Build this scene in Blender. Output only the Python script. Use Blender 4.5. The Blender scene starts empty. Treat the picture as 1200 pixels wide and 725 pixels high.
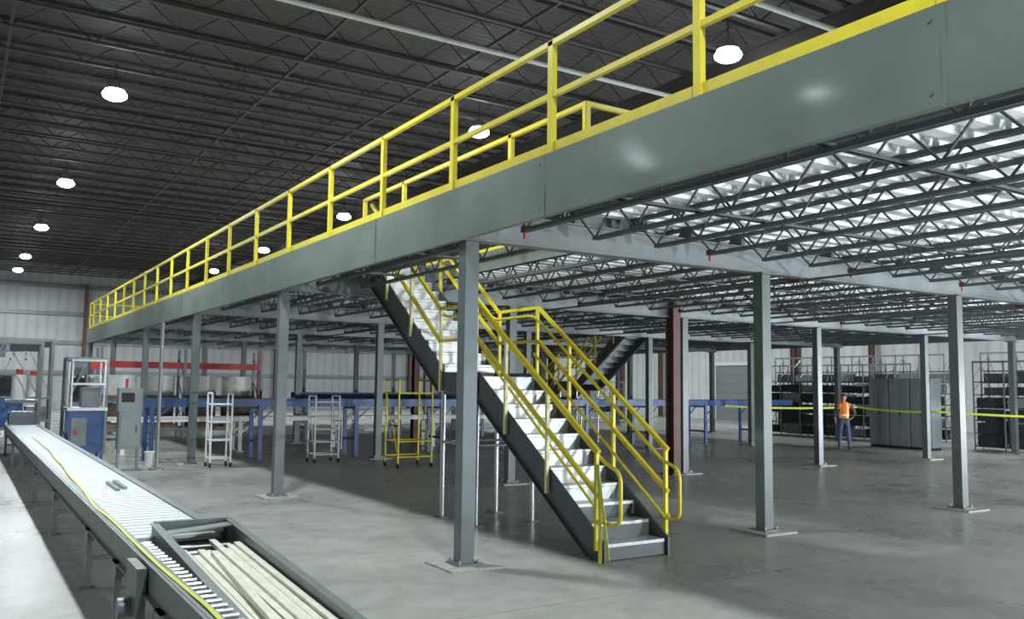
import bpy, math, random
from mathutils import Vector, Matrix
random.seed(7)
scene=bpy.context.scene
C=scene.collection

# ------------------------------------------------------------ materials
def mat(name,col,rough=.5,metal=0.0,noise=0.0,nscale=8.0,bump=0.0,emit=None,estr=0,col2=None,coat=0,spec=None):
    m=bpy.data.materials.new(name); m.use_nodes=True
    nt=m.node_tree; b=nt.nodes['Principled BSDF']
    b.inputs['Base Color'].default_value=(*col,1); b.inputs['Roughness'].default_value=rough
    b.inputs['Metallic'].default_value=metal
    if spec is not None: b.inputs['Specular IOR Level'].default_value=spec
    if coat: b.inputs['Coat Weight'].default_value=coat; b.inputs['Coat Roughness'].default_value=.10
    if noise>0 or col2:
        tc=nt.nodes.new('ShaderNodeTexCoord'); n=nt.nodes.new('ShaderNodeTexNoise')
        n.inputs['Scale'].default_value=nscale; n.inputs['Detail'].default_value=6
        nt.links.new(tc.outputs['Object'],n.inputs['Vector'])
        r=nt.nodes.new('ShaderNodeValToRGB')
        c1=col2 if col2 else tuple(max(0,c*(1-noise)) for c in col)
        c2=col if col2 else tuple(min(1,c*(1+noise)) for c in col)
        r.color_ramp.elements[0].position=.32; r.color_ramp.elements[1].position=.68
        r.color_ramp.elements[0].color=(*c1,1); r.color_ramp.elements[1].color=(*c2,1)
        nt.links.new(n.outputs['Fac'],r.inputs['Fac']); nt.links.new(r.outputs['Color'],b.inputs['Base Color'])
        if bump>0:
            bp=nt.nodes.new('ShaderNodeBump'); bp.inputs['Strength'].default_value=bump; bp.inputs['Distance'].default_value=.02
            nt.links.new(n.outputs['Fac'],bp.inputs['Height']); nt.links.new(bp.outputs['Normal'],b.inputs['Normal'])
    if emit:
        b.inputs['Emission Color'].default_value=(*emit,1); b.inputs['Emission Strength'].default_value=estr
    return m

def ribbed(name,col,axis,pitch,rough=.5,metal=0.0,strength=.6,dark=.7):
    m=bpy.data.materials.new(name); m.use_nodes=True
    nt=m.node_tree; b=nt.nodes['Principled BSDF']
    b.inputs['Roughness'].default_value=rough; b.inputs['Metallic'].default_value=metal
    tc=nt.nodes.new('ShaderNodeTexCoord'); w=nt.nodes.new('ShaderNodeTexWave')
    w.bands_direction=axis; w.inputs['Scale'].default_value=math.pi/10/pitch*1.0; w.inputs['Distortion'].default_value=0
    nt.links.new(tc.outputs['Object'],w.inputs['Vector'])
    n=nt.nodes.new('ShaderNodeTexNoise'); n.inputs['Scale'].default_value=.5
    nt.links.new(tc.outputs['Object'],n.inputs['Vector'])
    r=nt.nodes.new('ShaderNodeValToRGB'); r.color_ramp.elements[0].color=(*[c*dark for c in col],1); r.color_ramp.elements[1].color=(*col,1)
    r.color_ramp.elements[0].position=.1; r.color_ramp.elements[1].position=.5
    nt.links.new(w.outputs['Color'],r.inputs['Fac'])
    mx=nt.nodes.new('ShaderNodeMixRGB'); mx.blend_type='MULTIPLY'; mx.inputs[0].default_value=.35
    nt.links.new(r.outputs['Color'],mx.inputs[1]); nt.links.new(n.outputs['Fac'],mx.inputs[2])
    nt.links.new(mx.outputs['Color'],b.inputs['Base Color'])
    bp=nt.nodes.new('ShaderNodeBump'); bp.inputs['Strength'].default_value=strength; bp.inputs['Distance'].default_value=.03
    nt.links.new(w.outputs['Color'],bp.inputs['Height']); nt.links.new(bp.outputs['Normal'],b.inputs['Normal'])
    return m

def floor_mat():
    m=bpy.data.materials.new('polished_concrete'); m.use_nodes=True
    nt=m.node_tree; b=nt.nodes['Principled BSDF']; L=nt.links
    b.inputs['Specular IOR Level'].default_value=.09
    tc=nt.nodes.new('ShaderNodeTexCoord')
    n1=nt.nodes.new('ShaderNodeTexNoise'); n1.inputs['Scale'].default_value=.35; n1.inputs['Detail'].default_value=9; n1.inputs['Roughness'].default_value=.68
    n2=nt.nodes.new('ShaderNodeTexNoise'); n2.inputs['Scale'].default_value=4; n2.inputs['Detail'].default_value=8
    for n in (n1,n2): L.new(tc.outputs['Object'],n.inputs['Vector'])
    r=nt.nodes.new('ShaderNodeValToRGB'); r.color_ramp.elements[0].position=.36; r.color_ramp.elements[1].position=.64
    r.color_ramp.elements[0].color=(.265,.268,.240,1); r.color_ramp.elements[1].color=(.43,.43,.392,1)
    L.new(n1.outputs['Fac'],r.inputs['Fac'])
    r2=nt.nodes.new('ShaderNodeValToRGB'); r2.color_ramp.elements[0].position=.34; r2.color_ramp.elements[1].position=.56
    r2.color_ramp.elements[0].color=(.78,.78,.77,1)
    L.new(n2.outputs['Fac'],r2.inputs['Fac'])
    mx=nt.nodes.new('ShaderNodeMixRGB'); mx.blend_type='MULTIPLY'; mx.inputs[0].default_value=.6
    L.new(r.outputs['Color'],mx.inputs[1]); L.new(r2.outputs['Color'],mx.inputs[2])
    br=nt.nodes.new('ShaderNodeTexBrick'); br.offset=0; br.inputs['Scale'].default_value=1
    br.inputs['Brick Width'].default_value=6.4; br.inputs['Row Height'].default_value=6.4; br.inputs['Mortar Size'].default_value=.008
    br.inputs['Color1'].default_value=(1,1,1,1); br.inputs['Color2'].default_value=(1,1,1,1); br.inputs['Mortar'].default_value=(.5,.5,.5,1)
    L.new(tc.outputs['Object'],br.inputs['Vector'])
    m2=nt.nodes.new('ShaderNodeMixRGB'); m2.blend_type='MULTIPLY'; m2.inputs[0].default_value=1
    L.new(mx.outputs['Color'],m2.inputs[1]); L.new(br.outputs['Color'],m2.inputs[2])
    L.new(m2.outputs['Color'],b.inputs['Base Color'])
    rr=nt.nodes.new('ShaderNodeMapRange'); rr.inputs['From Min'].default_value=.35; rr.inputs['From Max'].default_value=.65; rr.inputs['To Min'].default_value=.22; rr.inputs['To Max'].default_value=.42
    L.new(n1.outputs['Fac'],rr.inputs['Value']); L.new(rr.outputs['Result'],b.inputs['Roughness'])
    return m

M={}
M['floor']=floor_mat()
M['steel']=mat('painted_grey_steel',(.125,.150,.152),.42,.15,.12,3)
M['girder']=mat('girder_grey_steel',(.21,.235,.24),.42,.15,.10,3)
M['fascia']=mat('grey_green_sheet_metal',(.165,.205,.174),.5,.1,.16,.9,.03,coat=.06,spec=.3)
M['joist']=mat('joist_primer_grey',(.12,.135,.14),.5,.3)
M['deck']=mat('galvanised_decking',(.86,.90,.92),.45,.0,.04,2)
M['slab']=mat('deck_topping',(.35,.35,.33),.8)
M['yellow']=mat('safety_yellow_paint',(.82,.69,.03),.38,0,.06,5)
M['yellow_overexposed']=mat('overexposed_yellow_paint',(.85,.80,.42),.4)  # safety yellow with overexposure painted into the colour, for stair posts
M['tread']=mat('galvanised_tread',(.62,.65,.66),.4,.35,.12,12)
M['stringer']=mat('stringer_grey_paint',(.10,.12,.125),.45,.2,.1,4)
M['brown']=mat('red_oxide_primer',(.12,.055,.042),.6,0,.2,3)
M['roofj']=mat('roof_joist_primer',(.085,.08,.076),.6,.1)
M['roofg']=mat('roof_girder_primer',(.065,.055,.05),.6,.1)
M['roof']=ribbed('roof_decking',(.115,.107,.10),'Y',.2,.6,.1)
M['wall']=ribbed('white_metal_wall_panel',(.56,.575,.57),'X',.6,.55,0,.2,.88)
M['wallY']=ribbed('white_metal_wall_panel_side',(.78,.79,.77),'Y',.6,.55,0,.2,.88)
M['white']=mat('white_paint',(.78,.8,.8),.45)
M['grout']=mat('grout_pad',(.36,.36,.33),.85,0,.25,20,.3)
M['blue']=mat('conveyor_blue_paint',(.05,.11,.28),.42,0,.15,4)
M['roller']=mat('zinc_roller',(.6,.62,.62),.3,.8)
M['belt']=mat('pale_conveyor_belt',(.82,.86,.84),.5,0,.08,15)
M['convf']=mat('conveyor_frame_grey',(.19,.225,.215),.4,.3,.12,5)
M['black']=mat('black_rubber',(.015,.015,.016),.6)
M['tape']=mat('caution_tape_yellow',(.70,.76,.07),.4)
M['cream']=mat('cream_plastic_strip',(.82,.80,.66),.5,0,.1,10)
M['red']=mat('red_paint',(.55,.03,.03),.45)
M['cab']=mat('cabinet_grey',(.22,.25,.26),.4,.1,.08,3)
M['rackd']=mat('dark_shelving',(.035,.04,.045),.5,.2)
M['rackl']=mat('galvanised_shelving',(.24,.27,.29),.4,.4)
M['wrap']=mat('stretch_wrap_white',(.82,.82,.80),.3,0,.10,6,.2)
M['wood']=mat('pallet_wood',(.30,.20,.11),.8,0,.3,6)
M['card']=mat('brown_cardboard',(.17,.12,.08),.85,0,.2,3)
M['lens']=mat('lamp_lens',(1,1,1),.3,0,emit=(.76,.86,1.0),estr=30)
M['alum']=mat('brushed_aluminium',(.5,.52,.54),.35,.8)
M['door']=mat('sectional_door_grey',(.24,.255,.27),.5,.1)

# ------------------------------------------------------------ mesh builder
class MB:
    def __init__(s): s.v=[];s.f=[];s.mi=[];s.mats=[];s.sm=[]
    def m(s,k):
        if k not in s.mats: s.mats.append(k)
        return s.mats.index(k)
    def add(s,vs,fs,k,smooth=False):
        o=len(s.v); s.v+= [tuple(v) for v in vs]; i=s.m(k)
        for f in fs: s.f.append([a+o for a in f]); s.mi.append(i); s.sm.append(smooth)
    def box(s,a,b,k):
        x0,y0,z0=a;x1,y1,z1=b
        x0,x1=min(x0,x1),max(x0,x1);y0,y1=min(y0,y1),max(y0,y1);z0,z1=min(z0,z1),max(z0,z1)
        vs=[(x0,y0,z0),(x1,y0,z0),(x1,y1,z0),(x0,y1,z0),(x0,y0,z1),(x1,y0,z1),(x1,y1,z1),(x0,y1,z1)]
        s.add(vs,[(0,3,2,1),(4,5,6,7),(0,1,5,4),(1,2,6,5),(2,3,7,6),(3,0,4,7)],k)
    def frame(s,p,q,up=(0,0,1)):
        p=Vector(p);q=Vector(q);d=(q-p).normalized();u=Vector(up)
        if abs(d.dot(u))>.99: u=Vector((0,1,0))
        a=d.cross(u).normalized(); b=a.cross(d).normalized()
        return p,q,a,b
    def bar(s,p,q,w,h,k,up=(0,0,1)):
        p,q,a,b=s.frame(p,q,up); vs=[]
        for c in (p,q):
            for sx,sy in ((-1,-1),(1,-1),(1,1),(-1,1)): vs.append(c+a*sx*w/2+b*sy*h/2)
        s.add(vs,[(0,1,2,3),(7,6,5,4),(0,4,5,1),(1,5,6,2),(2,6,7,3),(3,7,4,0)],k)
    def tube(s,pts,r,k,n=8,cap=True,r2=None):
        pts=[Vector(p) for p in pts]; vs=[]
        N=len(pts)
        ref=None
        for i,p in enumerate(pts):
            d=(pts[min(i+1,N-1)]-pts[max(i-1,0)]).normalized()
            if ref is None:
                ref=Vector((0,0,1)) if abs(d.z)<.9 else Vector((1,0,0))
            a=d.cross(ref).normalized(); b=a.cross(d).normalized(); ref=b
            rr=r if r2 is None else r+(r2-r)*i/(N-1)
            for j in range(n):
                t=2*math.pi*j/n; vs.append(p+a*math.cos(t)*rr+b*math.sin(t)*rr)
        fs=[]
        for i in range(N-1):
            for j in range(n):
                fs.append((i*n+j,i*n+(j+1)%n,(i+1)*n+(j+1)%n,(i+1)*n+j))
        s.add(vs,fs,k,n>5)
        if cap:
            s.add(vs[:n],[tuple(range(n))[::-1]],k); s.add(vs[-n:],[tuple(range(n))],k)
    def ell(s,c,r,k,nu=16,nv=10,v0=0,v1=math.pi):
        vs=[];fs=[]
        for i in range(nv+1):
            t=v0+(v1-v0)*i/nv
            for j in range(nu):
                p=2*math.pi*j/nu
                vs.append((c[0]+r[0]*math.sin(t)*math.cos(p),c[1]+r[1]*math.sin(t)*math.sin(p),c[2]+r[2]*math.cos(t)))
        for i in range(nv):
            for j in range(nu): fs.append((i*nu+j,(i+1)*nu+j,(i+1)*nu+(j+1)%nu,i*nu+(j+1)%nu))
        s.add(vs,fs,k,True)
    def ibeam(s,p,q,w,h,t,k):
        p=Vector(p);q=Vector(q)
        up=Vector((0,0,1))
        s.bar(p+up*(h/2-t/2),q+up*(h/2-t/2),w,t,k); s.bar(p-up*(h/2-t/2),q-up*(h/2-t/2),w,t,k)
        s.bar(p,q,t,h-2*t,k)
    def mesh(s,name):
        me=bpy.data.meshes.new(name); me.from_pydata(s.v,[],s.f)
        for k in s.mats: me.materials.append(M[k])
        for p,i,sm in zip(me.polygons,s.mi,s.sm): p.material_index=i; p.use_smooth=sm
        me.update(); return me
    def obj(s,name,parent=None,loc=(0,0,0),rz=0,bevel=0):
        o=bpy.data.objects.new(name,s.mesh(name)); C.objects.link(o); o.location=loc; o.rotation_euler=(0,0,rz)
        if parent: o.parent=parent
        if bevel:
            b=o.modifiers.new('bevel','BEVEL'); b.width=bevel; b.segments=2; b.limit_method='ANGLE'
        return o
def empty(name,loc=(0,0,0),rz=0):
    e=bpy.data.objects.new(name,None); C.objects.link(e); e.location=loc; e.rotation_euler=(0,0,rz); return e
def inst(me,name,parent=None,loc=(0,0,0),rz=0):
    o=bpy.data.objects.new(name,me); C.objects.link(o); o.location=loc; o.rotation_euler=(0,0,rz)
    if parent:o.parent=parent
    return o

# ------------------------------------------------------------ room shell
X0,X1,Y0,Y1,ZR=-14,40,-12,65,9.6
b=MB(); b.box((X0,Y0,-.2),(X1,Y1,0),'floor'); b.obj('floor')
b=MB(); b.box((X0-.2,Y0-.2,ZR),(X1+.2,Y1+.2,ZR+.15),'roof'); b.obj('ceiling')
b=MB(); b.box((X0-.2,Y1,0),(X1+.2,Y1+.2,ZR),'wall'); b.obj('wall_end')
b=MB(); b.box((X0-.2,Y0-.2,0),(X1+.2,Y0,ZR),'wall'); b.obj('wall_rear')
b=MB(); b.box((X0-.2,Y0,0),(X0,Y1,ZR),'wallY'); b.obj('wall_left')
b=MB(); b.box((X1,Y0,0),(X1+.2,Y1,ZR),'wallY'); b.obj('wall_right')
b=MB()
for z in (2.3,4.3,6.2,8.0):
    b.box((X0+.02,Y1-.14,z),(X1-.02,Y1-.01,z+.25),'cab')
    if z>4: b.box((X1-.14,Y0+.02,z),(X1-.01,Y1-.16,z+.16),'cab')
b.obj('trim_1')
for i,(ya,w) in enumerate(((36.0,3.2),)):
    b=MB(); XX=X1-.02
    for k in range(6): b.box((XX-.10,ya,k*.55),(XX-.06,ya+w,k*.55+.54),'door')
    b.box((XX-.16,ya-.15,0),(XX,ya,3.45),'white'); b.box((XX-.16,ya+w,0),(XX,ya+w+.15,3.45),'white'); b.box((XX-.2,ya-.15,3.3),(XX,ya+w+.15,3.5),'white')
    b.obj('door_%d'%(i+1))

cb=MB(); cb.box((-.02,-.12,0),(.02,.12,8.3),'brown'); cb.box((-.10,-.13,0),(.10,-.11,8.3),'brown'); cb.box((-.10,.11,0),(.10,.13,8.3),'brown'); cb.box((-.2,-.2,0),(.2,.2,.03),'brown')
cm=cb.mesh('building_column')
for x,y in [(13.42,14.5),(13.4,27.4),(13.4,46),(13.4,58),(23.6,33.8),(23.6,46),(33.2,14.6),(33.2,27.4),(33.2,40.2),(33.2,53),(13.4,-4),(-7,14),(-7,27),(7,64.6),(20,64.6),(31,64.6),(39.6,9),(39.6,17),(39.6,28),(39.6,33),(39.6,44),(39.6,52),(39.6,60)]:
    inst(cm,'building_column',None,(x,y,0))
# roof structure
rs=empty('roof_structure')
rj=MB(); L=X1-X0-.1; n=int(L/.75)
rj.box((0,-.05,.62),(L,.05,.68),'roofj'); rj.box((0,-.05,0),(L,.05,.06),'roofj')
for i in range(n):
    xa=i*L/n; xb=(i+1)*L/n
    za,zb=((.03,.64) if i%2 else (.64,.03))
    rj.bar((xa,0,za),(xb,0,zb),.025,.025,'roofj')
rm=rj.mesh('roof_joist')
y=Y0+.8
while y<Y1-.3:
    inst(rm,'joist',rs,(X0+.05,y,8.9)); y+=1.4
b=MB()
for x in (-7,13.4,23.6,33.2):
    b.ibeam((x,Y0+.05,8.62),(x,Y1-.05,8.62),.24,.45,.03,'roofg')
b.obj('girders',rs)
b=MB()
for x in (-3,0.5,6,9,17,20.5,27,30): b.box((x-.03,Y0+.05,8.93),(x+.03,Y1-.05,8.99),'roofj')
b.obj('bridging',rs)
b=MB()
for y in (9.7,14.0,24.4,36,48): b.tube([(X0+.1,y,8.30),(X1-.2,y,8.30)],.05,'white' if y<15 else 'roofj',8)
b.obj('sprinkler_mains',rs)

# high bay lamps
lb=MB()
lb.ell((0,0,0),(.27,.27,.13),'lens',24,10)
lb.tube([(0,0,.11),(0,0,.2),(0,0,.34)],.22,'alum',16,True,.10)
lb.tube([(0,0,.34),(0,0,.75)],.012,'black',5)
lm=lb.mesh('high_bay_lamp')
def mklamp(en):
    ld=bpy.data.lights.new('lamp','AREA'); ld.shape='DISK'; ld.size=.5; ld.energy=en; ld.color=(.88,.96,1.0); return ld
ldA=mklamp(510); ldB=mklamp(240)
lpos=[(2.66,y) for y in (1,11.2,21.3,32,42,52.5,59.3)]+[(12.4,y) for y in (1.5,11.8,32,42.6,52.5)]+[(11.0,19.1)]+[(23,y) for y in (2,12,22,32,42,52)]+[(32.5,y) for y in (6,18,30,42,54)]+[(-6.4,y) for y in (12,18.1)]
for x,y in lpos:
    e=inst(lm,'high_bay_lamp',None,(x,y,8.4))
    o=bpy.data.objects.new('lamp_light',ldB if x<0 else ldA); C.objects.link(o); o.parent=e; o.location=(0,0,-.16)

# ------------------------------------------------------------ mezzanine
mz=empty('mezzanine_platform')
ZB,ZT=3.47,4.05
XS=[4.62+4.6*i for i in range(6)]
YS=[-11.0,-4.6,1.8,8.2,14.6,21.0,27.4,33.8,40.2]
XF,XE=4.50,27.9
YA,YE=-11.5,40.4
openings=[(5.92,7.08,8.45,14.15),(17.7,18.9,21.3,27.1)]
dk=MB(); sl=MB()
def deckstrip(xa,xb,ya,yb):
    pitch=.30; ny=max(1,int(round((yb-ya)/pitch))); p=(yb-ya)/ny
    prof=[]
    for i in range(ny):
        y=ya+i*p; prof+=[(y,3.962),(y+p*.45,3.962),(y+p*.50,4.022),(y+p*.95,4.022)]
    prof.append((yb,3.962))
    vs=[(xa,y,z) for y,z in prof]+[(xb,y,z) for y,z in prof]; n=len(prof)
    dk.add(vs,[(i,i+n,i+1+n,i+1) for i in range(n-1)],'deck')
    sl.box((xa,ya,4.024),(xb,yb,ZT),'slab')
ycuts=sorted({YA,YE,*[o[2] for o in openings],*[o[3] for o in openings]})
for ya,yb in zip(ycuts[:-1],ycuts[1:]):
    op=sorted([o for o in openings if o[2]<=ya+.01 and o[3]>=yb-.01])
    x=XF+.05
    for o in op: deckstrip(x,o[0],ya,yb); x=o[1]
    deckstrip(x,XE,ya,yb)
dk.obj('deck_underside',mz); sl.obj('deck_topping',mz)
cl=MB(); w=.08
cl.box((-w,-w,.04),(w,w,ZB),'steel'); cl.box((-.14,-.14,.025),(.14,.14,.045),'steel')
cl.box((-.14,-.14,ZB-.02),(.14,.14,ZB),'steel')
cl.box((-.30,-.30,0),(.30,.30,.025),'grout')
for sx in (-1,1):
    for sy in (-1,1): cl.tube([(sx*.11,sy*.11,.045),(sx*.11,sy*.11,.08)],.012,'alum',6)
cme=cl.mesh('column')
for x in XS:
    for y in YS: inst(cme,'column',mz,(x,y,0))
g=MB()
for y in YS: g.ibeam((XF+.04,y,ZB+.165),(XE,y,ZB+.165),.18,.33,.018,'girder')
g.obj('girders',mz)
g=MB(); g.box((XF+.03,YA,ZB+.05),(XF+.05,YE,ZT-.02),'steel'); g.box((XF+.05,YA,ZB+.05),(XF+.12,YE,ZB+.065),'steel')
g.box((XE-.02,YA,ZB+.05),(XE,YE,ZT),'steel'); g.obj('edge_channel',mz)
# joists
j=MB(); L=6.4
j.box((-.04,.0,3.918),(-.008,L,3.96),'joist'); j.box((.008,.0,3.918),(.04,L,3.96),'joist')
j.box((-.04,.45,3.55),(-.008,L-.45,3.59),'joist'); j.box((.008,.45,3.55),(.04,L-.45,3.59),'joist')
j.box((-.03,.0,3.80),(.03,.1,3.93),'joist'); j.box((-.03,L-.1,3.80),(.03,L,3.93),'joist')
n=16; ya=.45; yb=L-.45
pts=[(0,.08,3.93)]+[(0,ya+(yb-ya)*i/n,3.575 if i%2==0 else 3.94) for i in range(n+1)]+[(0,L-.08,3.93)]
for p,q in zip(pts[:-1],pts[1:]): j.tube([p,q],.013,'joist',5,False)
jm=j.mesh('joist')
jx=[XS[0]+.92*(i+.5) for i in range(25)]
jx=[x for x in jx if x<XE-.1]
for bi in range(len(YS)-1):
    for x in jx:
        if any(o[0]-.1<x<o[1]+.1 and not(o[3]<YS[bi] or o[2]>YS[bi+1]) for o in openings): continue
        inst(jm,'joist',mz,(x,YS[bi],0))
for o in openings:
    bi=max(i for i in range(len(YS)) if YS[i]<=o[2])
    for x in (o[0]-.06,o[1]+.06): inst(jm,'joist',mz,(x,YS[bi],0))
g=MB()
for bi in range(len(YS)-1):
    for t in (2.1,4.3):
        y=YS[bi]+t
        ops=[o for o in openings if o[2]<y<o[3]]
        segs=[(XF+.1,XE-.05)]
        if ops: segs=[(XF+.1,ops[0][0]-.03),(ops[0][1]+.03,XE-.05)]
        for a,c in segs:
            g.box((a,y-.018,3.592),(c,y+.018,3.60),'joist'); g.box((a,y-.018,3.592),(c,y-.013,3.63),'joist')
g.obj('bridging',mz)
# fascia panels
f=MB(); y=-12.9
while y<YE:
    y2=min(y+3.9,YE); dx=random.uniform(0,.006)
    ny=10
    vs=[];fs=[]
    for i in range(ny+1):
        for k in range(5):
            yy=y+.004+(y2-y-.008)*i/ny; zz=ZB+(ZT-ZB)*k/4
            bow=0 if k in(0,4) else random.uniform(-.005,.005)
            vs.append((XF-dx+bow,yy,zz))
    for i in range(ny):
        for k in range(4): fs.append((i*5+k,i*5+k+1,i*5+k+6,i*5+k+5))
    f.add(vs,fs,'fascia',True)
    f.box((XF-dx,y+.004,ZB-.003),(XF+.06,y2-.004,ZB),'fascia')
    f.box((XF-dx-.003,y2-.03,ZB),(XF-dx-.001,y2+.03,ZT),'fascia')
    for zz in (ZB+.08,ZT-.08):
        f.tube([(XF-dx-.006,y+.06,zz),(XF-dx,y+.06,zz)],.010,'fascia',6)
    y=y2
f.box((XF,YE,ZB),(XE,YE+.01,ZT),'fascia')
f.obj('fascia',mz)
def rail(bm,p,q,z,spacing=1.92,start=0,toe=True,h=1.08,ends=True):
    p=Vector((*p,z));q=Vector((*q,z));d=(q-p);L=d.length;d.normalize();U=Vector((0,0,1))
    s=start;ps=[]
    while s<L-.05: ps.append(s); s+=spacing
    if ends: ps.append(L)
    for s in ps: bm.bar(p+d*s,p+d*s+U*h,.055,.075,'yellow',up=d)
    bm.bar(p+U*(h-.02),q+U*(h-.02),.055,.05,'yellow'); bm.bar(p+U*.56,q+U*.56,.045,.05,'yellow')
    if toe: bm.bar(p+U*.055,q+U*.055,.02,.11,'yellow')
r=MB(); rail(r,(XF+.05,YA),(XF+.05,YE-.1),ZT,1.92,(4.62-YA)%1.92)
rail(r,(XF+.05,YE-.1),(XE-.1,YE-.1),ZT,1.92,1.92)
r.obj('guard_rail',mz)
r=MB(); o=openings[0]
rail(r,(o[0]-.05,o[2]-.7),(o[0]-.05,o[3]),ZT,1.6); rail(r,(o[0]-.05,o[2]-.7),(o[1]+.05,o[2]-.7),ZT,1.2); rail(r,(o[1]+.05,o[2]-.7),(o[1]+.05,o[3]),ZT,1.6)
for x in (o[0],o[1]):
    r.box((x-.010,o[2],3.74),(x+.010,o[3],ZT+.0),'girder')
r.box((o[0],o[2]-.012,3.74),(o[1],o[2]+.012,ZT+.1),'girder')
r.box((o[1]-.015,o[2],3.86),(o[1]-.011,o[2]+1.7,4.0),'yellow')
o=openings[1]
rail(r,(o[0]-.05,o[2]),(o[0]-.05,o[3]),ZT,1.6); rail(r,(o[1]+.05,o[2]),(o[1]+.05,o[3]),ZT,1.6); rail(r,(o[0]-.05,o[3]),(o[1]+.05,o[3]),ZT,1.2)
r.obj('stair_opening_rails',mz)
s=MB()
for x in (9.9,15.9,22): s.tube([(x,YA+1,3.42),(x,YE-1,3.42)],.018,'joist',6)
for x in (9.9,15.9,22):
    for y in YS:
        s.tube([(x,y-.1,3.42),(x,y+.1,3.42)],.03,'brown',8)
for y in YS[1:5]:
    for i,x in enumerate(jx[::3]):
        s.box((x-.03,y-.45,3.55),(x+.03,y-.37,3.62),'brown'); s.tube([(x,y-.4,3.55),(x,y-.4,3.48)],.014,'red',6)
s.obj('sprinkler_branch',mz)

# ------------------------------------------------------------ staircase
def curve_pts(pts,r=.12,n=5):
    pts=[Vector(p) for p in pts]; out=[pts[0]]
    for a,bb,c in zip(pts[:-2],pts[1:-1],pts[2:]):
        d1=(a-bb);d2=(c-bb);rr=min(r,d1.length*.45,d2.length*.45)
        p1=bb+d1.normalized()*rr;p2=bb+d2.normalized()*rr
        for i in range(n+1):
            t=i/n; out.append(p1*(1-t)**2+bb*2*t*(1-t)+p2*t*t)
    out.append(pts[-1]); return out
def staircase(name,loc,rz,tape=False,tk='tread'):
    W=.92; R=ZT/22; T=.27; LND=1.10
    e=empty(name,loc,rz)
    def zt(y):
        yl=10*T
        if y<=yl: return R+ y/T*R
        if y<=yl+LND: return 11*R
        return min(11*R+(y-yl-LND)/T*R+R,ZT)
    tr=MB(); st=MB(); hr=MB()
    for i in range(10):
        z=(i+1)*R; y=i*T
        tr.box((.03,y-.02,z-.035),(W-.03,y+T-.0,z),tk); tr.box((.03,y-.02,z-.06),(W-.03,y-.005,z-.035),'stringer')
        tr.box((.03,y+T-.025,z),(W-.03,y+T-.02,z+R-.04),'stringer' if i<2 else tk)
        z2=(i+12)*R; y2=10*T+LND+i*T
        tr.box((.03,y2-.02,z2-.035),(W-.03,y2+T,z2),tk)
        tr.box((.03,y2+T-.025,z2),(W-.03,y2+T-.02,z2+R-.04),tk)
    tr.box((.03,-.015,.01),(W-.03,-.005,R-.04),'stringer')
    tr.box((.0,10*T,11*R-.04),(W,10*T+LND,11*R),tk); tr.box((.03,10*T+LND-.02,11*R),(W-.03,10*T+LND,12*R-.04),tk)
    tr.obj('treads',e)
    for x in (0,W):
        xa,xb=(x-.012,x+.012)
        def poly(ps):
            n=len(ps); vs=[(xa,y,z) for y,z in ps]+[(xb,y,z) for y,z in ps]
            st.add(vs,[tuple(range(n)),tuple(range(2*n-1,n-1,-1))]+[(i,i+n,(i+1)%n+n,(i+1)%n) for i in range(n)],'stringer')
        y1=10*T;zz=11*R
        poly([(-.06,0),(.20,0),(y1+.10,zz-.28),(y1+.06,zz+.06),(y1-.0,zz+.05),(-.06,R+.02)])
        poly([(y1+.0,zz-.26),(y1+LND,zz-.26),(y1+LND,zz+.06),(y1+.0,zz+.06)])
        yt=y1+LND+10*T
        poly([(y1+LND-.04,zz-.27),(yt+.05,ZT-.40),(yt+.05,ZT-.02),(yt-.12,ZT-.02),(y1+LND-.04,zz+.10)])
        sx=-1 if x==0 else 1
        st.bar((x+sx*.03,.22,.03),(x+sx*.03,y1+.10,zz-.27),.06,.012,'stringer')
        st.bar((x+sx*.03,y1+LND,zz-.25),(x+sx*.03,yt,ZT-.42),.06,.012,'stringer')
        for yy in (y1+.06,y1+LND-.06):
            st.tube([(x,yy,0.01),(x,yy,zz-.2)],.032,'alum',10); st.box((x-.08,yy-.08,0),(x+.08,yy+.08,.012),'steel')
        xr=x+sx*.045
        def P(y,h): return (xr,y,zt(y)+h)
        posts=[.04,1.0,1.95,y1+.03,y1+LND-.03,y1+LND+1.0,y1+LND+1.95]
        for py in posts:
            zb=zt(py)-R-.05
            if py==posts[0]: zb=.12
            hr.bar((xr,py,max(zb,.1)),(xr,py,zt(py)+1.0),.04,.04,'yellow' if py in(posts[0],) or x>0 else 'yellow_overexposed')
        for h in (1.0,.52):
            hr.bar(P(0,h),P(y1,h),.045,.045,'yellow'); hr.bar(P(y1,h),P(y1+LND,h),.045,.045,'yellow')
            hr.bar((xr,y1+LND,zz+h),(xr,yt,ZT+h),.045,.045,'yellow')
        xh=x-sx*.035
        h=.88
        loop=[(xr,0.0,R+h-.62),(xh,-.10,R+h-.66),(xh,-.28,R+h-.62),(xh,-.28,R+h-.08),(xh,0.0,R+h)]
        hr.tube(curve_pts(loop+[(xh,y1,11*R+h),(xh,y1+LND,11*R+h),(xh,yt,ZT+h)],.14,5),.021,'yellow',8)
        hr.tube(curve_pts([(xh,y1,11*R+.34+0),(xh,.05,R+.30),(xh,-.05,R+.22)],.1,4),.018,'yellow',6)
        for py in posts[1:]: hr.bar((xr,py,zt(py)+h-.05),(xh,py,zt(py)+h-.01),.015,.015,'yellow')
    for yy in (10*T+.06,10*T+LND-.06): st.tube([(-.05,yy,1.08),(W+.05,yy,1.08)],.02,'alum',8)
    for x in (0,W): st.tube([(x,10*T+.06,1.08),(x,10*T+LND-.06,1.08)],.02,'alum',8)
    st.box((.0,10*T+LND+10*T+.05,ZT-.4),(W,10*T+LND+10*T+.07,ZT-.03),'stringer')
    st.obj('stringers',e); hr.obj('handrails',e)
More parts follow.
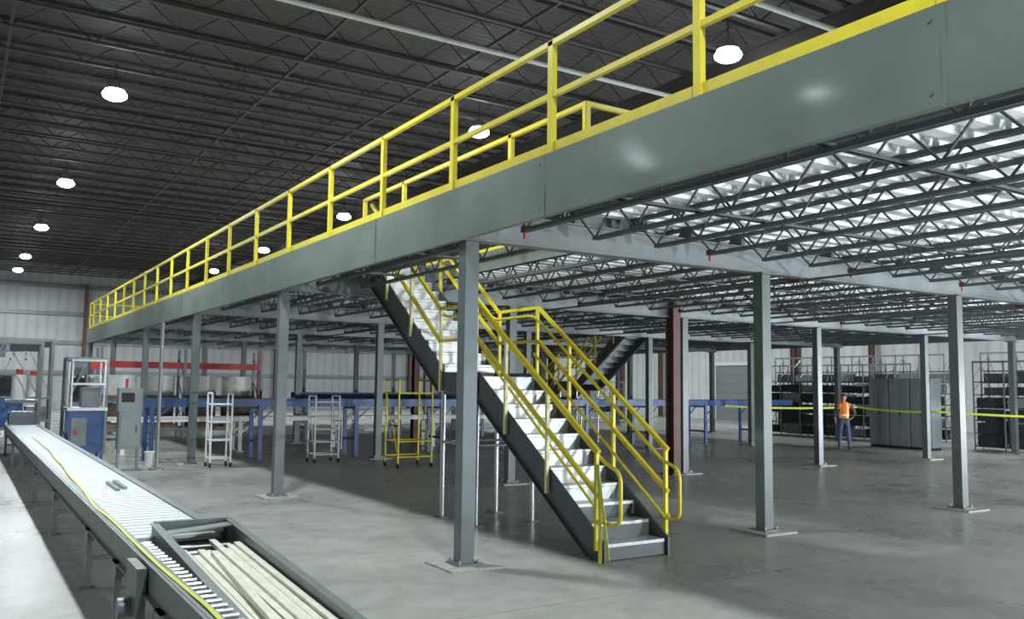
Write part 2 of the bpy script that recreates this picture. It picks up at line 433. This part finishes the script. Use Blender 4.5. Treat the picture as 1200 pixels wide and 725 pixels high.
    if tape:
        t=MB(); A=[(-.06,.0,1.05),(-.05,-.03,.55),(-.07,-.06,.25),(-.14,-.14,.02)]
        for p,q in zip(A[:-1],A[1:]): t.bar(p,q,.004,.05,'tape',up=(0,1,0))
        t.bar((-.05,-.02,.9),(-.0,-.12,.03),.004,.04,'tape',up=(0,1,0))
        t.obj('tied_caution_tape',e)
    return e
staircase('steel_staircase',(6.04,7.66,0),0,True)
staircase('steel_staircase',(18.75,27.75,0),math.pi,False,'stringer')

# ------------------------------------------------------------ foreground conveyor
e=empty('belt_conveyor')
c=MB()
xa,xb=1.13,1.88; zt_=.72; YEc=26.6
for x,s_ in ((xa,-1),(xb,1)):
    ys=3.6 if x==xa else 7.35
    c.box((x-.02,ys,zt_-.19),(x+.02,YEc,zt_),'convf')
    c.box((x,ys,zt_-.005),(x-s_*.07,YEc,zt_+.004),'cab')
    c.box((x,ys,zt_-.19),(x+s_*.05,YEc,zt_-.18),'convf')
c.box((xa+.07,7.25,zt_-.04),(xb-.07,YEc,zt_-.012),'belt')
y=7.3
while y<YEc:
    c.tube([(xa+.02,y,zt_-.06),(xb-.02,y,zt_-.06)],.024,'roller',6); y+=.3
y=7.4
while y<YEc:
    c.box((xa+.08,y,zt_-.012),(xb-.08,y+.007,zt_-.0095),'cab'); y+=.16
c.obj('belt_bed',e)
c=MB()
for y in (5.6,7.3,9.0,12.3,15.6,18.9,22.2,25.5):
    for x in (xa-.02,xb+.02):
        if x>1.5 and y<7: continue
        c.box((x-.025,y-.03,.01),(x+.025,y+.03,zt_-.18),'convf'); c.box((x-.06,y-.08,0),(x+.06,y+.08,.012),'convf')
        c.box((x-.03,y-.10,zt_-.28),(x+.03,y+.10,zt_-.18),'convf')
    if y>7: c.box((xa,y-.015,.25),(xb,y+.015,.29),'convf')
c.box((xa-.09,6.1,zt_-.34),(xa-.03,6.5,zt_-.02),'convf'); c.tube([(xa-.17,6.3,.42),(xa-.02,6.3,.42)],.07,'cab',12)
c.obj('legs',e)
c=MB()
def zz(y): return .60+(y-4.6)*(.155/2.75)
x0_,x1_=1.36,1.93
for x in (x0_,x1_):
    c.bar((x,3.2,zz(3.2)-.08),(x,7.35,zz(7.35)-.06),.03,.20,'convf'); c.bar((x,3.2,zz(3.2)+.02),(x,7.35,zz(7.35)+.04),.06,.008,'convf')
c.bar((x0_,7.35,zz(7.35)-.05),(x1_,7.35,zz(7.35)-.05),.04,.2,'convf')
c.bar((x0_,7.0,zz(7.0)+.03),(x1_,7.2,zz(7.2)+.03),.14,.01,'cab')
c.bar(((x0_+x1_)/2,3.2,zz(3.2)-.14),((x0_+x1_)/2,7.3,zz(7.3)-.14),x1_-x0_-.04,.01,'black')
y=3.3
while y<7.2:
    c.tube([(x0_,y,zz(y)-.11),(x1_,y,zz(y)-.11)],.02,'roller',6); y+=.2
for y in (3.6,5.4,7.1):
    for x in (x0_,x1_): c.box((x-.02,y-.025,0),(x+.02,y+.025,zz(y)-.17),'convf')
y=3.7
while y<7.2:
    c.tube([(xa+.02,y,zt_-.05),(x0_-.03,y,zt_-.05)],.018,'roller',6); y+=.12
c.obj('decline_section',e)
c=MB()
for i in range(10):
    xx=x0_+.06+i*.05; a=random.uniform(-.015,.02); y1_=6.8+random.uniform(-.2,.2); z=.0 if i%3 else .02
    c.bar((xx+a+.0,3.3,zz(3.3)-.07+z),(xx,y1_,zz(y1_)-.07+z),.046,.03,'cream')
c.bar((x0_+.12,3.4,zz(3.4)-.01),(x0_+.26,6.5,zz(6.5)-.02),.05,.03,'cream')
c.obj('guide_strips',e)
c=MB()
pts=[(xa+.03+.010*math.sin(i*1.3),4.2+i*.6,zt_+.012+.004*math.sin(i*2.1)) for i in range(28)]
pts=[(x+max(0,min(1,(y-9)/8))*.22,y,z) for x,y,z in pts]
for p,q in zip(pts[:-1],pts[1:]): c.bar(p,q,.026,.003,'tape')
c.obj('tape_on_belt',e)
c=MB()
for dx,dy in ((0,0),(.09,.12)): c.box((1.52+dx,10.4+dy,zt_-.008),(1.56+dx,11.2+dy,zt_+.02),'cab')
c.obj('loose_bars',e)

def conveyor(name,xa,xb,y,w,z,k,legstep=3.1,rollers=True,h=.2):
    c=MB()
    for s_ in (-1,1):
        yy=y+s_*w/2
        c.box((xa,yy-.02,z-h),(xb,yy+.02,z),k)
        c.box((xa,yy,z-.01),(xb,yy+s_*.05,z),k)
    x=xa+.1
    while x<xb and rollers: c.tube([(x,y-w/2,z-.05),(x,y+w/2,z-.05)],.03,'roller',6); x+=.22
    x=xa+.3
    while x<xb:
        for s_ in (-1,1):
            yy=y+s_*(w/2+.03); c.box((x-.05,yy-.03,.012),(x+.05,yy+.03,z-h+.08),k); c.box((x-.1,yy-.08,0),(x+.1,yy+.08,.012),k)
            c.bar((x,yy,z-h-.35),(x+.4,yy,z-h),.03,.03,k)
        c.box((x-.02,y-w/2,.4),(x+.02,y+w/2,.46),k); c.box((x-.02,y-w/2,z-h-.06),(x+.02,y+w/2,z-h),k)
        x+=legstep
    return c.obj(name)
conveyor('blue_roller_conveyor',3.6,26.2,22.3,.75,1.50,'blue',2.55)
conveyor('blue_roller_conveyor',-4,.9,22.3,.75,1.50,'blue',2.2)
conveyor('grey_roller_conveyor',3.4,17,25.0,.7,.95,'white',3.0,True,.12)
conveyor('blue_roller_conveyor',9.6,17,28.8,.75,1.6,'blue',3.4)

c=MB()
c.box((2.05,20.9,.35),(2.75,21.7,1.25),'blue'); c.box((2.0,20.85,1.25),(2.8,21.75,1.32),'alum')
for x in (2.08,2.72):
    for y in (20.93,21.67): c.box((x-.03,y-.03,0),(x+.03,y+.03,.35),'blue'); c.box((x-.02,y-.02,1.32),(x+.02,y+.02,2.35),'alum')
c.box((2.05,20.9,2.31),(2.75,21.7,2.36),'alum'); c.box((2.1,20.88,.5),(2.4,20.9,1.1),'cab'); c.box((2.05,20.9,1.8),(2.75,20.95,1.85),'alum')
c.box((2.3,21.1,1.32),(2.65,21.5,1.75),'cab'); c.box((2.15,20.86,.75),(2.22,20.88,.85),'red')
for z in (.55,.75,.95): c.box((2.45,20.885,z),(2.7,20.9,z+.12),'blue')
c.obj('blue_sorting_machine',bevel=.006)
c=MB()
c.box((2.95,20.3,.45),(3.4,20.6,1.25),'cab'); c.box((2.98,20.28,.5),(3.37,20.3,1.2),'cab'); c.box((2.93,20.32,1.25),(3.42,20.6,1.75),'cab'); c.box((2.99,20.31,1.45),(3.25,20.32,1.65),'black')
for x in (2.98,3.37): c.box((x-.025,20.4,0),(x+.025,20.5,.45),'cab')
c.box((2.9,20.25,0),(3.45,20.65,.02),'cab'); c.tube([(3.3,20.27,.8),(3.3,20.27,.95)],.01,'black',6)
c.tube([(3.1,20.45,1.75),(3.1,20.45,1.95)],.03,'red',8)
c.obj('control_cabinet',bevel=.006)
c=MB(); c.tube([(3.75,20.3,.02),(3.75,20.3,3.2)],.04,'rackl',10); c.tube([(3.75,20.3,0),(3.75,20.3,.03)],.16,'rackl',14); c.obj('pipe_stand')
c=MB(); c.tube([(3.75,21.1,0),(3.75,21.1,.32)],.10,'white',14,True,.12); c.tube([(3.75,21.1,.30),(3.75,21.1,.33)],.13,'white',14); c.obj('plastic_bucket')
def packing_machine(loc,w,d,h,seed):
    c=MB()
    for x in (0,w):
        for y in (0,d): c.box((x-.04,y-.04,0),(x+.04,y+.04,h),'cab')
    for z in (.5,1.25,h-.08):
        c.box((0,-.03,z),(w,.03,z+.08),'cab'); c.box((0,d-.03,z),(w,d+.03,z+.08),'cab'); c.box((-.03,0,z),(.03,d,z+.08),'cab'); c.box((w-.03,0,z),(w+.03,d,z+.08),'cab')
    c.box((.08,.1,.58),(w*.55,d-.1,1.2),'blue' if seed%2 else 'rackd'); c.box((w*.6,.1,.58),(w-.08,d-.1,1.0),'rackl')
    c.box((.0,0,1.30),(w,d,1.34),'alum')
    c.box((w*.1,.15,1.34),(w*.45,d-.2,2.05),'rackd'); c.box((w*.12,.13,1.5),(w*.43,.15,1.95),'black')
    c.tube([(w*.72,d*.5,1.34),(w*.72,d*.5,2.05)],.2,'white',14); c.tube([(w*.72,d*.5,2.05),(w*.72,d*.5,2.2)],.1,'red' if seed%2 else 'rackl',10)
    c.box((w*.05,.2,h-.45),(w*.5,d-.2,h-.1),'cab'); c.box((w*.55,-.04,h-.3),(w*.95,-.02,h-.1),'red' if seed==2 else 'rackd')
    c.bar((0,0,1.34),(w*.5,0,h),.03,.03,'rackl'); c.bar((w,0,1.34),(w*.5,0,h),.03,.03,'rackl')
    for q in range(4): c.tube([(w*(.15+.22*q),.05,h-.5),(w*(.15+.22*q),d-.05,h-.5)],.035,'roller',8)
    c.obj('packing_machine',None,loc)
packing_machine((-.9,24.6,0),1.5,1.1,2.7,1); packing_machine((2.4,25.0,0),.9,1.1,2.5,2); packing_machine((.2,28.2,0),1.8,1.1,3.0,3); packing_machine((-3.4,27.4,0),1.8,1.1,2.8,4); packing_machine((-1.6,31.5,0),1.8,1.1,3.3,6); packing_machine((.9,33.5,0),1.8,1.1,3.3,5)
def frame_stand(name,loc,w,d,h,k,levels,wheels=True,rz=0):
    c=MB(); z0=.1 if wheels else 0
    for x in (0,w):
        for y in (0,d):
            c.tube([(x,y,z0),(x,y,h)],.022,k,8)
            if wheels: c.tube([(x-.018,y,.055),(x+.018,y,.055)],.055,'black',12)
    for z in levels:
        for y in (0,d): c.tube([(0,y,z),(w,y,z)],.016,k,6)
        for x in (0,w): c.tube([(x,0,z),(x,d,z)],.016,k,6)
    for x in (0,w):
        c.tube(curve_pts([(x,0,h-.05),(x,0,h),(x,d,h),(x,d,h-.05)],.05),.02,k,8)
        c.tube([(x,0,levels[0]),(x,d,levels[-1])],.012,k,6)
    c.box((0,0,levels[-1]-.01),(w,d,levels[-1]+.02),k)
    return c.obj(name,None,loc,rz)
frame_stand('white_rolling_stand',(4.85,20.2,0),.45,.4,1.65,'white',[.2,.6,1.0,1.4])
frame_stand('white_rolling_stand',(7.3,20.3,0),.6,.5,1.6,'white',[.2,.5,.8,1.1,1.45])
frame_stand('yellow_rolling_scaffold',(8.55,18.3,0),.85,.7,2.0,'yellow',[.25,.6,1.7])
def pallet_rack(name,loc,rz=0):
    c=MB()
    for x in (0,2.6,5.2):
        for y in (0,1.0): c.box((x-.04,y-.04,0),(x+.04,y+.04,3.0),'cab')
        for z in (.4,1.2,2.0): c.bar((x,0,z),(x,1,z+.7),.03,.03,'cab')
    for z in (.25,1.2,2.35):
        for y in (0,1.0): c.box((0,y-.03,z),(5.2,y+.03,z+.2 if z>2 else z+.12),'red' if z>2 else 'cab')
    for i,x in enumerate((.15,1.35,2.75,3.95)):
        for z in (.37,1.32):
            c.box((x,.0,z),(x+1.05,1.0,z+.12),'wood')
            c.tube([(x+.52,.5,z+.12),(x+.52,.5,z+.4),(x+.52,.5,z+.78)],.50,'wrap' if z>1 else 'card',18)
    return c.obj(name,None,loc,rz)
pallet_rack('pallet_rack',(3.9,31,0))
def shelving(name,loc,bays,rz=0,h=2.6,k='rackd',boxes=.4,bw=1.0,d=.5):
    c=MB()
    for i in range(bays+1):
        for y in (0,d): c.box((i*bw-.02,y-.02,0),(i*bw+.02,y+.02,h),'rackl')
        nz=int(h/.45)
        for q in range(nz): c.bar((i*bw,0,q*.45+.1),(i*bw,d,q*.45+.5),.015,.015,'rackl')
    nl=int(h/.42)
    for q in range(nl):
        z=.1+q*.42; c.box((0,0,z),(bays*bw,d,z+.03),k)
        for i in range(bays):
            if random.random()<boxes and q<nl-1:
                a=random.uniform(.65,.9); c.box((i*bw+.06,.06,z+.03),(i*bw+.06+a*bw,d-.05,z+.03+random.uniform(.24,.38)),random.choice([k,'cab','rackd',k]))
    for i in range(bays):
        c.bar((i*bw,d,.1),(i*bw+bw,d,h-.1),.01,.02,'rackl'); c.bar((i*bw+bw,d,.1),(i*bw,d,h-.1),.01,.02,'rackl')
        c.box((i*bw,-.02,h-.06),(i*bw+bw,0,h),'rackl')
    return c.obj(name,None,loc,rz)
hp=-math.pi/2
shelving('steel_shelving_rack',(29.4,26.2,0),7,hp,2.9,'rackd',.97)
shelving('steel_shelving_rack',(28.4,16.3,0),7,hp,2.9,'rackd',.97)
shelving('steel_shelving_rack',(31.2,27,0),8,hp,3.3,'rackd',.95)
shelving('steel_shelving_rack',(31.0,17.5,0),9,hp,3.3,'rackd',.95)
shelving('steel_shelving_rack',(24.5,38,0),7,0,2.2,'cab',.5)
c=MB()
for i in range(3):
    y=16.55+i*.76
    c.box((26.4,y,.08),(26.95,y+.74,2.3),'cab')
    for q in (0,1):
        c.box((26.38,y+.02+q*.36,.12),(26.4,y+.355+q*.36,2.26),'cab'); c.box((26.365,y+.30+q*.05,1.1),(26.38,y+.32+q*.05,1.25),'black')
    c.box((26.42,y+.02,0),(26.93,y+.72,.08),'black')
c.obj('steel_storage_cabinets',bevel=.004)
c=MB()
def sag(p,q,s=.12,n=10):
    p=Vector(p);q=Vector(q);out=[]
    for i in range(n+1):
        t=i/n; v=p.lerp(q,t); v.z-=s*4*t*(1-t); out.append(v)
    return out
A=[(22.6,21.8,1.3),(26.15,19.1,1.32),(26.15,16.2,1.25),(28.2,10.5,1.2),(28.2,8.5,1.25)]
for p,q in zip(A[:-1],A[1:]):
    g_=sag(p,q,.06)
    for u,v in zip(g_[:-1],g_[1:]): c.bar(u,v,.004,.065,'tape')
c.obj('caution_tape')

# ------------------------------------------------------------ worker
M['skin']=mat('skin',(.50,.28,.19),.5)
M['vest']=mat('orange_safety_vest',(1.0,.16,.03),.6)
M['stripe']=mat('reflective_stripe',(.85,.9,.35),.35)
M['shirt']=mat('dark_shirt',(.07,.075,.09),.8)
M['jeans']=mat('blue_jeans',(.07,.10,.18),.85,0,.2,20)
M['boot']=mat('work_boots',(.06,.04,.03),.7)
M['hair']=mat('dark_hair',(.02,.015,.01),.7)
M['hat']=mat('dark_cap',(.06,.05,.06),.5)
M['eye']=mat('eye_white',(.8,.8,.8),.3)
M['lip']=mat('lips',(.38,.13,.11),.5)
def skin_mesh(name,verts,edges,radii,root=0,sub=2):
    me=bpy.data.meshes.new(name); me.from_pydata(verts,edges,[]); o=bpy.data.objects.new(name,me); C.objects.link(o)
    sk=o.modifiers.new('s','SKIN')
    for i,r_ in enumerate(radii):
        v=me.skin_vertices[0].data[i]; v.radius=r_ if isinstance(r_,tuple) else (r_,r_); v.use_root=(i==root)
    sk.use_smooth_shade=True
    ss=o.modifiers.new('u','SUBSURF'); ss.levels=sub; ss.render_levels=sub
    dg=bpy.context.evaluated_depsgraph_get(); ev=o.evaluated_get(dg)
    nm=bpy.data.meshes.new_from_object(ev); bpy.data.objects.remove(o)
    return nm
wk=empty('construction_worker',(23.9,17.95,0),math.radians(-53))
V=[];E=[];Rr=[]
def av(p,r_,par=None):
    V.append(p);Rr.append(r_)
    if par is not None:E.append((par,len(V)-1))
    return len(V)-1
pel=av((0,0,.95),(.165,.115)); wa=av((0,0,1.08),(.16,.12),pel); ch=av((0,.0,1.28),(.19,.13),wa); sh=av((0,.01,1.43),(.14,.10),ch); nk=av((0,0,1.52),(.058,.06),sh); nk2=av((0,-.01,1.58),(.05,.055),nk)
ends={}
for s_ in (-1,1):
    a=av((s_*.19,.01,1.42),.070,sh)
    if s_<0: el=av((s_*.28,.04,1.14),.050,a); wr=av((s_*.26,-.10,.93),.032,el)
    else: el=av((s_*.34,.05,1.17),.050,a); wr=av((s_*.22,-.10,1.0),.032,el)
    ends[s_]=wr
    hp_=av((s_*.09,0,.88),.095,pel); kn=av((s_*.13,-.02,.49),.068,hp_); an=av((s_*.15,.02,.10),.054,kn); to=av((s_*.165,-.14,.045),.042,an)
me=skin_mesh('body',V,E,Rr,0,3)
for k in ('skin','vest','stripe','shirt','jeans','boot'): me.materials.append(M[k])
for p in me.polygons:
    x,y,z=p.center; ax=abs(x)
    i=0
    if z<.13: i=5
    elif z<1.0 and ax<.22 and not (y<-.09 and z>.88 and ax>.15): i=4
    elif z>=1.52 and ax<.1: i=0
    elif ax<.195 or z>1.40:
        i=1
        if .085<ax<.13 or 1.08<z<1.13: i=2
        if ax>.21: i=3
    else: i=3 if z>1.03 else 0
    p.material_index=i; p.use_smooth=True
inst(me,'body',wk)
def hand(s_,wr,dirv,name):
    d=Vector(dirv).normalized(); side=Vector((0,-1,0)) if abs(d.y)<.8 else Vector((0,0,1))
    side=(side-d*side.dot(d)).normalized(); nrm=d.cross(side)
    w_=Vector(wr); Vh=[];Eh=[];Rh=[]
    def a_(p,r_,par=None):
        Vh.append(tuple(p));Rh.append(r_)
        if par is not None:Eh.append((par,len(Vh)-1))
        return len(Vh)-1
    r0=a_(w_,.026); pm=a_(w_+d*.05,(.034,.018),r0)
    for q,ln in enumerate((.072,.08,.074,.058)):
        o_=(q-1.5)*.021
        k1=a_(w_+d*.088+side*-o_,.0105,pm); k2=a_(w_+d*(.088+ln*.5)+side*-o_+nrm*.008*s_,.009,k1); a_(w_+d*(.088+ln*.85)+side*-o_+nrm*.03*s_,.0075,k2)
    t1=a_(w_+d*.04+side*.035,.012,pm); a_(w_+d*.075+side*.055+nrm*.012*s_,.009,t1)
    m_=skin_mesh(name,Vh,Eh,Rh,0,2); m_.materials.append(M['skin'])
    for p in m_.polygons:p.use_smooth=True
    inst(m_,name,wk)
hand(-1,V[ends[-1]],(.0,-.35,-.95),'hand_right'); hand(1,V[ends[1]],(-.75,-.2,-.5),'hand_left')
h=MB()
hz=1.665
h.ell((0,-.01,hz),(.076,.096,.115),'skin',20,14)
h.ell((0,-.108,hz-.015),(.014,.02,.024),'skin',8,6)
for s_ in (-1,1):
    h.ell((s_*.03,-.094,hz+.012),(.013,.009,.008),'eye',8,6); h.ell((s_*.03,-.102,hz+.012),(.006,.004,.006),'black',8,6)
    h.ell((s_*.079,0,hz-.005),(.01,.02,.03),'skin',8,6); h.box((s_*.03-.015,-.106,hz+.028),(s_*.03+.015,-.092,hz+.034),'hair')
h.ell((0,-.096,hz-.055),(.024,.01,.008),'lip',8,6)
h.ell((0,.012,hz+.012),(.082,.098,.112),'hair',18,8,0,math.pi*.6)
h.ell((0,.0,hz+.035),(.092,.112,.095),'hat',20,8,0,math.pi*.5)
h.ell((0,-.07,hz+.038),(.085,.10,.010),'hat',16,6)
h.obj('head',wk)

# ------------------------------------------------------------ added fill lights / world
def added_fill_light(loc,target,energy):  # unseen lamp added out of view to brighten the deck underside
    e=empty('added_fill_stand',loc)
    c=MB(); h=1.15
    c.tube([(0,0,.4),(0,0,h)],.018,'black',8)
    for a in range(3):
        t=a*2.094; c.tube([(0,0,.55),(.4*math.cos(t),.4*math.sin(t),.01)],.013,'black',6)
    c.obj('added_fill_tripod',e)
    d=(Vector(target)-Vector((loc[0],loc[1],h+.15))).normalized()
    c=MB(); c.box((-.2,-.13,-.06),(.2,.13,-.005),'yellow'); c.box((-.18,-.11,-.008),(.18,.11,-.002),'lens')
    o=c.obj('added_fill_head',e,(0,0,h+.15)); o.rotation_mode='QUATERNION'; o.rotation_quaternion=d.to_track_quat('Z','Y')
    l=bpy.data.lights.new('added_fill','AREA'); l.shape='RECTANGLE'; l.size=.36; l.size_y=.22; l.energy=energy; l.color=(.90,.96,1)
    lo=bpy.data.objects.new('added_fill',l); C.objects.link(lo); lo.parent=e; lo.location=Vector((0,0,h+.15))+d*.01; lo.rotation_mode='QUATERNION'; lo.rotation_quaternion=(-d).to_track_quat('Z','Y')
added_fill_light((8,-2.5,0),(10,3,4),520)
added_fill_light((13,-1,0),(14,5,4),600)
added_fill_light((20,-1,0),(20,6,4),850)
added_fill_light((25.5,4,0),(21,12,4),850)
added_fill_light((29.3,6.6,0),(20,17,4),1200)
wd=bpy.data.worlds.new('world'); scene.world=wd; wd.use_nodes=True
wd.node_tree.nodes['Background'].inputs[0].default_value=(.5,.55,.6,1); wd.node_tree.nodes['Background'].inputs[1].default_value=.05

# ------------------------------------------------------------ camera
psi=math.radians(32.3); p_=math.radians(5.0); rho=.0123
R0=Vector((math.cos(psi),-math.sin(psi),0)); F0=Vector((math.sin(psi),math.cos(psi),0)); Z=Vector((0,0,1))
F=F0*math.cos(p_)+Z*math.sin(p_); U=-F0*math.sin(p_)+Z*math.cos(p_)
rx=R0*math.cos(rho)+U*math.sin(rho); uy=-R0*math.sin(rho)+U*math.cos(rho)
mt=Matrix((rx,uy,-F)).transposed().to_4x4(); mt.translation=Vector((0,0,1.9))
cam=bpy.data.cameras.new('camera'); co=bpy.data.objects.new('camera',cam); C.objects.link(co); co.matrix_world=mt
cam.sensor_width=36; cam.lens=36*1022/1200; cam.clip_start=.05; cam.clip_end=300
scene.camera=co
scene.view_settings.view_transform='Standard'
